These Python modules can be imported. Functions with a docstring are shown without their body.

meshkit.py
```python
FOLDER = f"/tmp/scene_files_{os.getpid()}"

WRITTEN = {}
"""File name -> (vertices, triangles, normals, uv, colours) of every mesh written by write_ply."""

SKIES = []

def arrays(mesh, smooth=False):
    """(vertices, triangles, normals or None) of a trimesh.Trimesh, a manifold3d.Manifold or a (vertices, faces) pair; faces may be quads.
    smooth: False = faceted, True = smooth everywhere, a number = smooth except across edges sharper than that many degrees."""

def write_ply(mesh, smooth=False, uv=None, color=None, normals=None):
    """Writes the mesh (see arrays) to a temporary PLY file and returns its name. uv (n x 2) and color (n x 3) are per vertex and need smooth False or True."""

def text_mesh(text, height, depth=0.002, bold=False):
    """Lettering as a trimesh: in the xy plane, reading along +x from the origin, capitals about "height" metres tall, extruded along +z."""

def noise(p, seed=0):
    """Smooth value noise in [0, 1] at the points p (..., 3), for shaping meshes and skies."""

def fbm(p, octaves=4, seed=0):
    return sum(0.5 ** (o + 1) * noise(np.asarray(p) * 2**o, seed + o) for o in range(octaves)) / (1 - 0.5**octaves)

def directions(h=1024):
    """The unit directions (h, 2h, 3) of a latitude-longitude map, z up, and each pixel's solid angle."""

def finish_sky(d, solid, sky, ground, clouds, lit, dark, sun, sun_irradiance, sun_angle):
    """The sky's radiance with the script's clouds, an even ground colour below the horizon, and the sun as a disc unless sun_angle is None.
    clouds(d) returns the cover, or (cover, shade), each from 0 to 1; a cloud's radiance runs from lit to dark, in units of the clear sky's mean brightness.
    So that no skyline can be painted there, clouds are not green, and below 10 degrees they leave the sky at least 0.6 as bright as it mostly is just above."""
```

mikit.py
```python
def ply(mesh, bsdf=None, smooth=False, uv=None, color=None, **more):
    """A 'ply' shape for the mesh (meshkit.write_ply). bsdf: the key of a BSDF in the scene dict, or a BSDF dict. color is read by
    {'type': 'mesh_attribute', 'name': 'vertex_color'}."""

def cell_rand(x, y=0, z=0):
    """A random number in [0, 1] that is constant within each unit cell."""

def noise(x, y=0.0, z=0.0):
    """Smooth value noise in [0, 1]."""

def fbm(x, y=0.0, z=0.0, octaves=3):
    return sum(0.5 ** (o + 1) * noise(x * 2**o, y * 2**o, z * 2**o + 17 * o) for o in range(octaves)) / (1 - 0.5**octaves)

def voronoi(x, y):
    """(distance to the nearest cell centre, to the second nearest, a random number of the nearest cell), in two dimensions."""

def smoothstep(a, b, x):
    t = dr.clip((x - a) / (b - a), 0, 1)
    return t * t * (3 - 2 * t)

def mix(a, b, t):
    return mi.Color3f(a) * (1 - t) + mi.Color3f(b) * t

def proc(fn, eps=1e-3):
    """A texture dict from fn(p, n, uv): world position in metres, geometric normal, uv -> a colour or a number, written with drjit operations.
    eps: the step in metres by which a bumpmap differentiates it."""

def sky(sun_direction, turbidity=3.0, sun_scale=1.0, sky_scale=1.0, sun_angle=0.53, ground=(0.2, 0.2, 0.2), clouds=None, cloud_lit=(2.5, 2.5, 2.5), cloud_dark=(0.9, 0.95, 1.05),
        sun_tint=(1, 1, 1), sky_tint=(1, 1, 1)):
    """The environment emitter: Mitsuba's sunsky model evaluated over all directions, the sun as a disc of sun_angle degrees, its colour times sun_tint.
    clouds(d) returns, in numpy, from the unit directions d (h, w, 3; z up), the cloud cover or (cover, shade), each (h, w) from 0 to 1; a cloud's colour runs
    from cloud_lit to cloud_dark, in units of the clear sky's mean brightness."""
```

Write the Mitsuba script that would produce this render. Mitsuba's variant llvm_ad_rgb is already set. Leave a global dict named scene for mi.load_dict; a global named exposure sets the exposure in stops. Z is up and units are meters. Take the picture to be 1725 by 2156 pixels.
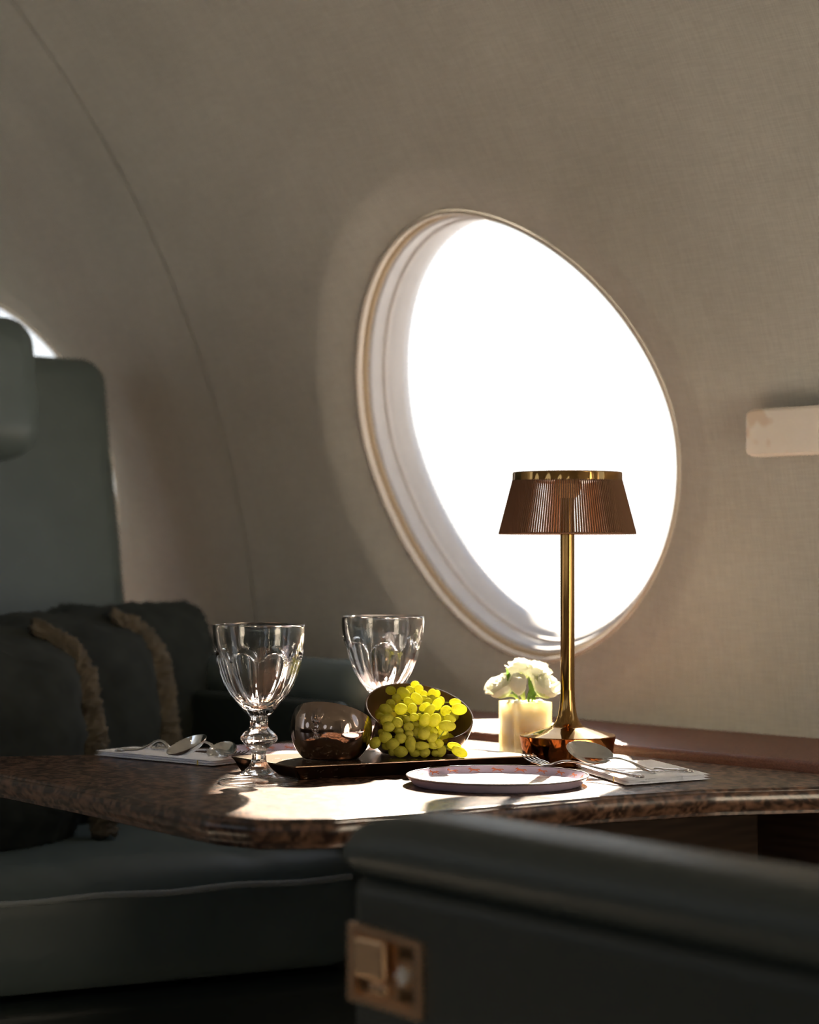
import math, numpy as np, trimesh, manifold3d as m3, mitsuba as mi, drjit as dr
import mikit, meshkit
from mikit import noise, fbm, voronoi, smoothstep, mix, proc
from shapely.geometry import Polygon, Point
from shapely import affinity
rng = np.random.default_rng(7)
T = mi.ScalarTransform4f
scene, labels = {}, {}

# ---------------------------------------------------------------- camera, sky, exposure
TZ = 0.72                                    # height of the table top above the cabin floor
pitch = math.radians(0.98)
cam = np.array([0, 0, TZ + 0.204])
scene['camera'] = {'type': 'thinlens', 'fov': 2 * math.degrees(math.atan(862.5 / 4500)), 'fov_axis': 'x',
                   'aperture_radius': 0.0078, 'focus_distance': 1.92, 'near_clip': 0.05, 'far_clip': 1000.0,
                   'to_world': T().look_at(origin=cam.tolist(), target=(cam + [0, math.cos(pitch), math.sin(pitch)]).tolist(), up=[0, 0, 1])}
exposure = 3.07
SUN_EL, SUN_AZ = 33.5, 12.8                  # azimuth to the right of the viewing direction
sun_dir = [math.cos(math.radians(SUN_EL)) * math.sin(math.radians(SUN_AZ)), math.cos(math.radians(SUN_EL)) * math.cos(math.radians(SUN_AZ)), math.sin(math.radians(SUN_EL))]
scene['sky'] = mikit.sky(sun_dir, turbidity=4.0, sun_scale=6.0, sky_scale=1.0, sun_angle=1.2, ground=(0.18, 0.19, 0.21), sun_tint=(0.91, 0.99, 1.12),
                         clouds=lambda d: (np.full(d.shape[:2], 0.75), 0.0), cloud_lit=(1.25, 1.3, 1.42))

# ---------------------------------------------------------------- helpers
def key_for(name, parent=None):
    base = f'{parent}__{name}' if parent else name
    k, i = base, 0
    taken = lambda k: k in scene or any(x.startswith(k + '__') for x in scene) or k in labels
    while taken(k):
        i += 1; k = f'{base}_{i:03d}'
    return k

def obj(name, mesh, mat, parent=None, label=None, cat=None, group=None, kind=None, smooth=30, **more):
    k = key_for(name, parent)
    if isinstance(mesh, list): mesh = trimesh.util.concatenate([tm(x) for x in mesh])
    mesh = tm(mesh).copy(); mesh.apply_translation([0, 0, TZ])
    scene[k] = mikit.ply(mesh, mat, smooth=smooth, **more)
    tag(k, label, cat, group, kind)
    return k

def tag(k, label=None, cat=None, group=None, kind=None):
    d = {a: b for a, b in (('label', label), ('category', cat), ('group', group), ('kind', kind)) if b}
    if d: labels[k] = d
    return k

def thing(name, label, cat, group=None):
    return tag(key_for(name), label, cat, group)

def tm(m):
    if isinstance(m, trimesh.Trimesh): return m
    if hasattr(m, 'to_mesh'):
        q = m.to_mesh(); return trimesh.Trimesh(q.vert_properties[:, :3], q.tri_verts, process=False)
    v, f = m
    f = np.asarray(f)
    if f.shape[1] == 4: f = np.vstack([f[:, [0, 1, 2]], f[:, [0, 2, 3]]])
    return trimesh.Trimesh(v, f, process=False)

def grid(P, wrap_u=False, wrap_v=False, cap=False):
    """P (nu, nv, 3) -> mesh. wrap: closed in that direction. cap: fans closing both u ends (for a v-wrapped tube)."""
    nu, nv = P.shape[:2]
    i = np.arange(nu if wrap_u else nu - 1); j = np.arange(nv if wrap_v else nv - 1)
    I, J = np.meshgrid(i, j, indexing='ij'); I, J = I.ravel(), J.ravel()
    I2, J2 = (I + 1) % nu, (J + 1) % nv
    f = np.vstack([np.stack([I * nv + J, I2 * nv + J, I2 * nv + J2], 1), np.stack([I * nv + J, I2 * nv + J2, I * nv + J2], 1)])
    v = P.reshape(-1, 3)
    if cap:
        n = len(v); v = np.vstack([v, P[0].mean(0), P[-1].mean(0)])
        j = np.arange(nv); j2 = (j + 1) % nv
        f = np.vstack([f, np.stack([j * 0 + n, j, j2], 1), np.stack([j * 0 + n + 1, (nu - 1) * nv + j2, (nu - 1) * nv + j], 1)])
    return trimesh.Trimesh(v, f, process=False)

def lathe(prof, n=64, c=(0, 0, 0)):
    """prof: (r, z) pairs from bottom to top; outward normals when z rises along the outside."""
    t = np.arange(n) / n * 2 * np.pi
    p = np.asarray(prof, float)
    P = np.stack([p[:, :1] * np.cos(t), p[:, :1] * np.sin(t), np.repeat(p[:, 1:2], n, 1)], -1)
    P = P.transpose(0, 1, 2) + np.asarray(c, float)
    m = grid(P, wrap_v=True)
    m.invert()
    m.update_faces(m.nondegenerate_faces()); m.remove_unreferenced_vertices()
    return m

def spline(pts, n):
    """Catmull-Rom through points, n samples."""
    from scipy.interpolate import CubicSpline, PchipInterpolator
    p = np.asarray(pts, float)
    d = np.r_[0, np.cumsum(np.linalg.norm(np.diff(p, axis=0), axis=1))]
    return CubicSpline(d, p)(np.linspace(0, d[-1], n))

def pch(x, y, xs):
    from scipy.interpolate import PchipInterpolator
    return PchipInterpolator(x, y)(xs)

def tube_along(path, rad, n=10, flat=None, side=None, cap=True):
    """Tube along path (k,3) with radii rad (k,) or scalar; flat (k,) scales thickness in the up direction. side: reference sideways vector."""
    p = np.asarray(path, float); k = len(p)
    rad = np.broadcast_to(np.asarray(rad, float), (k,))
    fl = np.ones(k) if flat is None else np.broadcast_to(np.asarray(flat, float), (k,))
    t = np.gradient(p, axis=0); t /= np.linalg.norm(t, axis=1, keepdims=True)
    if side is None:
        ref = np.array([0, 0, 1.0]) if abs(t[:, 2]).max() < 0.9 else np.array([1.0, 0.2, 0])
        s = np.cross(t, ref)
    else:
        s = np.asarray(side, float) - t * (t @ np.asarray(side, float))[:, None]
    s /= np.linalg.norm(s, axis=1, keepdims=True)
    w = np.cross(s, t)
    a = np.arange(n) / n * 2 * np.pi
    P = p[:, None] + rad[:, None, None] * (np.cos(a)[None, :, None] * s[:, None] + (np.sin(a)[None, :, None] * fl[:, None, None]) * w[:, None])
    m = grid(P, wrap_v=True, cap=cap)
    return m if m.volume > 0 else (m.invert() or m)

def rbox(size, r, seg=5, sub=1):
    """Rounded box about the origin."""
    s = np.asarray(size, float) / 2; r = min(r, s.min() * 0.999)
    def axis(h):
        a = np.linspace(0, np.pi / 4, seg + 1)
        e = np.tan(a)                                   # positions inside the rounded corner
        k = np.linspace(-(h - r), h - r, max(2, sub + 1))
        lo = -(h - r) - r * e[::-1][:-1]; hi = (h - r) + r * e[1:]
        return np.r_[lo, k, hi]
    faces = []
    for ax in range(3):
        b, c = (ax + 1) % 3, (ax + 2) % 3
        B, C = np.meshgrid(axis(s[b]), axis(s[c]), indexing='ij')
        for sg in (-1, 1):
            P = np.zeros(B.shape + (3,)); P[..., ax] = sg * s[ax]; P[..., b] = B; P[..., c] = C
            m = grid(P)
            if sg < 0: m.invert()
            faces.append(m)
    m = trimesh.util.concatenate(faces); m.merge_vertices(digits_vertex=7)
    v = m.vertices.copy()
    core = np.clip(v, -(s - r), s - r); d = v - core
    L = np.linalg.norm(d, axis=1, keepdims=True)
    m.vertices = np.where(L > 1e-12, core + d / np.maximum(L, 1e-12) * r, v)
    return m

def place(mesh, x=None, y=None, z=None, o=(0, 0, 0)):
    """Local axes x, y, z (world vectors) and origin o."""
    M = np.eye(4); M[:3, 0], M[:3, 1], M[:3, 2], M[:3, 3] = x, y, z, o
    m = tm(mesh).copy(); m.apply_transform(M)
    if np.linalg.det(M[:3, :3]) < 0: m.invert()
    return m

def extrude(poly, z0, z1):
    m = trimesh.creation.extrude_polygon(poly, z1 - z0, engine='earcut'); m.apply_translation([0, 0, z0]); return m

def bevel_slab(poly, prof):
    """Stack of outlines of one polygon: prof = [(inset, z)...] from bottom to top; lofted with equal point counts and capped."""
    ring = np.asarray(poly.exterior.coords)[:-1]
    if Polygon(ring).exterior.is_ccw is False: ring = ring[::-1]
    nxt, prv = np.roll(ring, -1, 0), np.roll(ring, 1, 0)
    a = nxt - ring; b = ring - prv
    na = np.stack([-a[:, 1], a[:, 0]], 1); nb = np.stack([-b[:, 1], b[:, 0]], 1)
    na /= np.linalg.norm(na, axis=1, keepdims=True); nb /= np.linalg.norm(nb, axis=1, keepdims=True)
    m = na + nb; m /= np.maximum((m * na).sum(1, keepdims=True), .3)          # inward mitre
    m = m / np.maximum(np.linalg.norm(m, axis=1, keepdims=True) / 1.6, 1)
    P = np.stack([np.c_[ring + m * i, np.full(len(ring), z)] for i, z in prof])
    side = grid(P, wrap_v=True); side.invert()
    caps = []
    for k, up in ((0, False), (-1, True)):
        v, f = trimesh.creation.triangulate_polygon(Polygon(P[k][:, :2]), engine='earcut')
        c = trimesh.Trimesh(np.c_[v, np.full(len(v), P[k][0, 2])], f, process=False)
        if len(f) and (c.face_normals[:, 2].mean() > 0) != up: c.invert()
        caps.append(c)
    r = trimesh.util.concatenate([side] + caps)
    r.merge_vertices(digits_vertex=7)
    trimesh.repair.fix_normals(r)
    return r

def smooth_poly(pts, r, n=6):
    p = Polygon(pts).buffer(-r, quad_segs=n).buffer(2 * r, quad_segs=n).buffer(-r, quad_segs=n)
    return p

def resample(poly, step):
    L = poly.exterior.length; n = int(L / step)
    return Polygon([poly.exterior.interpolate(i / n * L).coords[0] for i in range(n)])

# cabin frame: s runs along the cabin, q is the distance from the widest line of the window wall into the cabin
TH, D, R, ZC = 0.8324, 1.8089, 1.3073, -0.0529
U = np.array([math.cos(TH), -math.sin(TH), 0.0]); N = np.array([-math.sin(TH), -math.cos(TH), 0.0]); Z = np.array([0, 0, 1.0])
def C(s, q, z):
    s, q, z = np.broadcast_arrays(np.asarray(s, float), np.asarray(q, float), np.asarray(z, float))
    return s[..., None] * U + (q[..., None] - D) * N + z[..., None] * Z
def tubep(s, a, off=0.0, mirror=False):
    ph = np.asarray(a, float) / R
    q = R * (1 - np.cos(ph)) + off * np.cos(ph); z = ZC + R * np.sin(ph) - off * np.sin(ph)
    return C(s, 2 * R - q if mirror else q, z)
def cab(mesh, s, q, z, lean=0.0):
    """Place a local mesh (x along s, y along q, z up) in the cabin; lean tips its top towards -s (degrees)."""
    m = tm(mesh).copy()
    if lean: m.apply_transform(trimesh.transformations.rotation_matrix(math.radians(-lean), [0, 1, 0]))
    return place(m, U, N, Z, C(s, q, z))

# ---------------------------------------------------------------- materials
def M(name, d, two=True):
    scene[name] = {'type': 'twosided', 'b': d} if two else d
    return name
def rgb(*c): return {'type': 'rgb', 'value': list(c)}
def prin(name, col, rough=0.5, **k):
    return M(name, {'type': 'principled', 'base_color': rgb(*col) if isinstance(col, tuple) else proc(col), 'roughness': rough, **k})
def thin(name, col, rough=0.3, trans=1.0, **k):
    return M(name, {'type': 'principledthin', 'base_color': rgb(*col) if isinstance(col, tuple) else proc(col), 'roughness': rough, 'diff_trans': trans, **k}, two=False)

def sc(p): return p.x * float(U[0]) + p.y * float(U[1])
def qc(p): return p.x * float(N[0]) + p.y * float(N[1]) + D

def linen(p, n, uv):
    s, z = sc(p), p.z
    q = qc(p)
    a = dr.sqrt(z * z + 0.3 * q * q)
    t = 0.5 * noise(s * 900, z * 70, 1) + 0.5 * noise(s * 70, (z + 0.5 * q) * 900, 5)
    t2 = fbm(s * 9, z * 9, 3, 3)
    return mix((0.40, 0.400, 0.372), (0.545, 0.548, 0.513), 0.55 * t + 0.45 * t2)
prin('linen', linen, 0.85, specular=0.15)
prin('linen_plain', (0.49, 0.478, 0.44), 0.85, specular=0.15)
prin('groove_dark', (0.10, 0.085, 0.07), 0.9)
prin('cream_plastic', (0.62, 0.57, 0.50), 0.35)
prin('white_plastic', (0.50, 0.505, 0.53), 0.4)
prin('tan_seal', (0.42, 0.32, 0.2), 0.6)
prin('grey_seal', (0.58, 0.57, 0.58), 0.5)
M('pane_glass', {'type': 'thindielectric', 'int_ior': 1.5}, two=False)

def leather(p, n, uv):
    t = fbm(p.x * 14, p.y * 14, p.z * 14, 3)
    return mix((0.085, 0.115, 0.116), (0.120, 0.155, 0.154), t)
prin('green_leather', leather, 0.42, specular=0.45)
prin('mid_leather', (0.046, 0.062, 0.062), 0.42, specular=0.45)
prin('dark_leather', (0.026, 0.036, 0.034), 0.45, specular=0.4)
prin('stitch_grey', (0.30, 0.33, 0.33), 0.5)
def brown_leather(p, n, uv):
    t = noise(p.x * 900, p.y * 900, p.z * 900)
    return mix((0.115, 0.045, 0.03), (0.19, 0.08, 0.055), t)
M('brown_leather', {'type': 'bumpmap', 'arbitrary': proc(lambda p, n, uv: noise(p.x * 700, p.y * 700, p.z * 700), eps=4e-4), 'scale': 0.0008,
                    'b': {'type': 'principled', 'base_color': proc(brown_leather), 'roughness': 0.45}})
def burl(p, n, uv):
    x, y, z = p.x, p.y, p.z
    w = fbm(x * 24, y * 24, z * 30, 3)
    w2 = fbm(y * 24 + 9, x * 24 + 3, z * 30, 3)
    a = noise((x + 0.035 * w) * 290, (y + 0.035 * w2) * 150, z * 210)
    b = fbm((x + 0.03 * w2) * 120, (y + 0.03 * w) * 80, z * 140, 3)
    t = smoothstep(0.28, 0.75, 0.5 * a + 0.6 * b - 0.05)
    c = mix((0.018, 0.010, 0.0075), (0.135, 0.070, 0.044), t)
    eye = smoothstep(0.62, 0.8, noise(x * 110 + 5, y * 110, z * 110))
    return mix(c, mi.Color3f(0.02, 0.01, 0.008), 0.6 * eye)
prin('burl_wood', burl, 0.27, specular=0.4, clearcoat=0.7, clearcoat_gloss=0.93)
def dark_wood(p, n, uv):
    t = noise(sc(p) * 20, qc(p) * 20, p.z * 260)
    return mix((0.009, 0.005, 0.003), (0.024, 0.013, 0.007), t)
prin('dark_wood', dark_wood, 0.4)
prin('carpet', (0.44, 0.40, 0.35), 0.95)
def plush(p, n, uv):
    t = fbm(p.x * 45, p.y * 45, p.z * 45, 3)
    return mix((0.006, 0.010, 0.009), (0.024, 0.031, 0.027), t)
prin('dark_plush', plush, 0.95, sheen=0.8)
def tan_fur(p, n, uv):
    t = fbm(p.x * 60, p.y * 60, p.z * 60, 3)
    return mix((0.035, 0.030, 0.020), (0.15, 0.125, 0.085), t)
prin('tan_fur', tan_fur, 0.95, sheen=0.6)

M('foot_glass', {'type': 'thindielectric', 'int_ior': 1.5}, two=False)
M('glass', {'type': 'dielectric', 'int_ior': 1.52}, two=False)
def bronze(p, n, uv):
    w = smoothstep(0.72, 0.80, noise(p.x * 500, p.y * 500, p.z * 500)) * smoothstep(0.5, 0.62, fbm(p.x * 40, p.y * 40, p.z * 40, 2))
    return mix((0.37, 0.285, 0.24), (0.50, 0.45, 0.41), w)
prin('bronze', bronze, 0.07, metallic=1.0)
prin('bronze_inside', (0.22, 0.14, 0.09), 0.38, metallic=0.85)
def tray_c(p, n, uv):
    w = smoothstep(0.70, 0.78, noise(p.x * 420, p.y * 420, p.z * 420)) * smoothstep(0.48, 0.62, fbm(p.x * 36, p.y * 36, p.z * 36, 2))
    return mix((0.155, 0.105, 0.07), (0.45, 0.40, 0.36), w)
prin('tray_bronze', tray_c, 0.24, metallic=1.0)
prin('gold', (0.40, 0.23, 0.08), 0.06, metallic=1.0)
prin('copper', (0.46, 0.18, 0.05), 0.05, metallic=1.0)
prin('dull_gold', (0.80, 0.54, 0.34), 0.33, metallic=1.0)
prin('copper_satin', (0.55, 0.33, 0.18), 0.42, metallic=1.0)
prin('dark_gold', (0.20, 0.12, 0.06), 0.3, metallic=1.0)
prin('silver', (0.90, 0.90, 0.90), 0.06, metallic=1.0)
thin('amber_plastic', (0.34, 0.20, 0.125), 0.25, 1.0)
thin('diffuser_plastic', (0.85, 0.55, 0.3), 0.4, 1.0)
def grape_c(p, n, uv):
    t = fbm(p.x * 260, p.y * 260, p.z * 260, 2)
    spot = smoothstep(0.80, 0.86, noise(p.x * 1300, p.y * 1300, p.z * 1300)) * smoothstep(0.45, 0.6, noise(p.x * 200, p.y * 200, p.z * 200))
    return mix(mix((0.50, 0.50, 0.06), (0.66, 0.63, 0.11), t), mi.Color3f(0.35, 0.27, 0.05), 0.6 * spot)
thin('grape_skin', grape_c, 0.2, 1.2)
thin('stem_green', (0.22, 0.26, 0.07), 0.5, 0.4)
def alab(p, n, uv):
    t = fbm(p.x * 60, p.y * 60, p.z * 60, 4)
    v = 1 - smoothstep(0.0, 0.035, dr.abs(fbm(p.x * 42 + 3, p.y * 42, p.z * 30, 3) - 0.5))
    c = mix((0.92, 0.84, 0.60), (0.95, 0.93, 0.84), smoothstep(0.35, 0.65, t))
    return mix(c, mi.Color3f(0.66, 0.45, 0.16), 0.45 * v * smoothstep(0.5, 0.7, noise(p.x * 50, p.y * 50, p.z * 50 + 8)))
thin('alabaster', alab, 0.25, 1.05)
thin('petal_white', (0.82, 0.82, 0.72), 0.5, 0.75)
thin('petal_base', (0.62, 0.68, 0.36), 0.5, 0.75)
thin('leaf_green', (0.13, 0.24, 0.045), 0.4, 0.6)
prin('pebble_white', (0.88, 0.87, 0.84), 0.5)
prin('napkin_cloth', (0.86, 0.87, 0.90), 0.8)
prin('yellow_thread', (0.75, 0.62, 0.12), 0.8)
def marble(p, n, uv):
    t = fbm(p.x * 30, p.y * 30, p.z * 30, 4)
    v = smoothstep(0.60, 0.68, fbm(p.x * 24 + 7, p.y * 24, p.z * 24, 3))
    return mix(mix((0.80, 0.74, 0.65), (0.86, 0.82, 0.75), t), mi.Color3f(0.58, 0.40, 0.24), 0.5 * v)
prin('cream_marble', marble, 0.35)
prin('cream_wool', (0.84, 0.81, 0.76), 0.95)
prin('porcelain', (0.31, 0.265, 0.345), 0.18, clearcoat=0.5)
prin('porcelain_rim', (0.07, 0.06, 0.065), 0.25)
prin('motif_red', (0.36, 0.11, 0.06), 0.35)
def well(p, n, uv):
    t = smoothstep(0.50, 0.60, fbm(p.x * 160, p.y * 160, 1, 3))
    return mix((0.84, 0.82, 0.84), (0.62, 0.30, 0.26), 0.55 * t)
prin('porcelain_well', well, 0.18, clearcoat=0.5)

# ---------------------------------------------------------------- cabin shell
S0, A0, WA, WB, WE, PITCH = -1.770, 0.3902, 0.2560, 0.2690, 1.83, 1.07
ALO, AHI, GAP = 0.02, 1.42, 0.0018
NT = 192
def oval(t, rho=1.0):
    c, s = np.cos(t), np.sin(t); e = 2 / WE
    return np.sign(c) * np.abs(c) ** e * WA * rho, np.sign(s) * np.abs(s) ** e * WB * rho

def panel_mesh(s0, mirror, dl, dr_):
    lo, hi = ALO - A0, AHI - A0
    dl, dr_ = dl - GAP, dr_ - GAP
    t = np.arange(NT) / NT * 2 * np.pi
    ox, oy = oval(t)
    ang = np.arctan2(oy, ox)
    # snap the nearest rays to the rectangle's corners
    k = np.minimum(np.where(ox > 0, dr_, dl) / np.maximum(np.abs(ox), 1e-9), np.where(oy > 0, hi, -lo) / np.maximum(np.abs(oy), 1e-9))
    ex, ey = ox * k, oy * k
    for cx in (-dl, dr_):
        for cy in (lo, hi):
            j = np.argmin((ex - cx) ** 2 + (ey - cy) ** 2); ex[j], ey[j] = cx, cy
    rows = []
    for rho in (1.0, 1.01, 1.03, 1.06, 1.09, 1.12, 1.15, 1.18, 1.20, 1.215, 1.23, 1.26):
        x, y = oval(t, rho); y = np.maximum(y, lo + 0.004)
        u = np.clip((rho - 1.0) / 0.215, 0, 1); off = -0.018 * (1 - u) ** 1.2
        rows.append(tubep(s0 + x, A0 + y, off, mirror))
    x1, y1 = oval(t, 1.26); y1 = np.maximum(y1, lo + 0.004)
    for w in np.linspace(0, 1, 22)[1:]:
        rows.append(tubep(s0 + x1 * (1 - w) + ex * w, A0 + y1 * (1 - w) + ey * w, 0.0, mirror))
    x, y = ex, ey
    rows.append(tubep(s0 + x, A0 + y, -0.008, mirror))
    P = np.stack(rows)
    return grid(P, wrap_v=True)

def ring_mesh(s0, prof, mirror):
    t = np.arange(NT) / NT * 2 * np.pi
    rows = []
    for rho, off in prof:
        x, y = oval(t, rho); rows.append(tubep(s0 + x, A0 + y, off, mirror))
    return grid(np.stack(rows), wrap_v=True)

def pane_mesh(s0, rho, off, mirror):
    t = np.arange(NT) / NT * 2 * np.pi
    rows = []
    for r in (0.02, 0.3, 0.6, 0.85, rho):
        x, y = oval(t, r); rows.append(tubep(s0 + x, A0 + y, off, mirror))
    P = np.stack(rows)
    m = grid(P, wrap_v=True)
    return m

right_panels, wins = [], []
H = PITCH / 2
SEAMS = [S0 - 3 * H, -2.287, S0 + 1.45 * H, S0 + 3 * H, S0 + 5 * H]   # panel joints of the window wall
for i in range(4):
    c = S0 + (i - 1) * PITCH
    obj('panel', panel_mesh(c, False, c - SEAMS[i], SEAMS[i + 1] - c), 'linen', 'wall_right', smooth=25)
for k in (-0.5, 0.5, 1.5, 2.5):
    obj('panel', panel_mesh(S0 + k * PITCH, True, H, H), 'linen_plain', 'wall_left', smooth=25)
tag('wall_right', 'curved cabin side wall lined with beige linen around the oval windows', kind='structure')
tag('wall_left', 'opposite curved cabin side wall lined with beige linen', kind='structure')
def strip(s_lo, s_hi, a, off, mirror=False, n=2):
    s = np.linspace(s_lo, s_hi, n); A, S = np.meshgrid(a, s, indexing='ij')
    return grid(tubep(S, A, off, mirror))
aa = np.linspace(ALO, AHI, 40)
for x in SEAMS[1:4]:
    obj('seam_strip', strip(x - 0.008, x + 0.008, aa, -0.007), 'groove_dark', 'wall_right')

win_no = 0
for mirror, ks in ((False, (0, -1, 1, 2)), (True, (-0.5, 0.5, 1.5, 2.5))):
    for k in ks:
        win_no += 1; w = f'window_{win_no}'; s0 = S0 + k * PITCH
        obj('lip', ring_mesh(s0, [(1.004, -0.0195), (1.006, -0.0165), (1.0, -0.0145), (0.99, -0.0145), (0.983, -0.017), (0.981, -0.023)], mirror), 'cream_plastic', w)
        obj('seal', ring_mesh(s0, [(0.983, -0.022), (0.968, -0.024), (0.962, -0.028)], mirror), 'tan_seal', w)
        obj('reveal', ring_mesh(s0, [(0.966, -0.027), (0.950, -0.030), (0.938, -0.043), (0.930, -0.046)], mirror), 'white_plastic', w)
        obj('inner_seal', ring_mesh(s0, [(0.932, -0.045), (0.918, -0.047), (0.914, -0.052)], mirror), 'grey_seal', w)
        obj('outer_reveal', ring_mesh(s0, [(0.916, -0.050), (0.895, -0.060), (0.878, -0.078)], mirror), 'white_plastic', w)
        obj('pane', pane_mesh(s0, 0.885, -0.070, mirror), 'pane_glass', w)
        tag(w, {1: 'large oval cabin window behind the table lamp', 2: 'oval cabin window partly hidden by the far seat'}.get(win_no, 'oval cabin window'), kind='structure')

# ceiling, floor, lower walls, ledges, bulkheads
SL, SH = S0 - 1.5 * PITCH, S0 + 2.5 * PITCH
ac = np.linspace(AHI, math.pi * R - AHI, 60)
obj('ceiling', strip(SL - 0.2, SH + 0.6, ac, 0.0, n=8), 'linen_plain', label='curved beige cabin ceiling', kind='structure')
FZ = -TZ
obj('floor', trimesh.creation.box(bounds=[[-4.5, -0.0, FZ - 0.05], [1.5, 2 * R, FZ]]).apply_transform(
    np.array([[U[0], N[0], 0, -D * N[0]], [U[1], N[1], 0, -D * N[1]], [0, 0, 1, 0], [0, 0, 0, 1]])), 'carpet', label='beige cabin carpet', kind='structure')
obj('wall_front', cab(trimesh.creation.box([0.05, 2 * R + .2, 2.3]), SL - 0.1, R, 0.25), 'linen_plain', label='forward cabin bulkhead', kind='structure')
obj('wall_back', cab(trimesh.creation.box([0.05, 2 * R + .2, 2.3]), SH + 0.3, R, 0.25), 'linen_plain', label='rear cabin bulkhead', kind='structure')

LZ = 0.008                                        # ledge top
def ledge(name, mirror, label):
    k = thing(name, label, 'side ledge')
    L = SH - SL + 0.33; sm = (SH + SL) / 2 + 0.10
    q = 0.115 - 0.03
    b = rbox([L, 0.194, 0.022], 0.006); 
    def put(m, qq, z): return cab(m, sm, 2 * R - qq if mirror else qq, z)
    obj('top', put(b, 0.1015, LZ - 0.011), 'brown_leather', k)
    obj('lip', put(rbox([L, 0.020, 0.030], 0.007), 0.2075, LZ - 0.0140), 'brown_leather', k)
    obj('side_panel', put(trimesh.creation.box([L, 0.02, TZ - 0.03]), 0.185, (LZ - 0.03 - TZ) / 2), 'dark_wood', k)
    return k
ledge('side_ledge', False, 'brown leather side ledge running under the cabin windows behind the table')
ledge('side_ledge', True, 'brown leather side ledge under the windows of the opposite wall')

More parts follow.
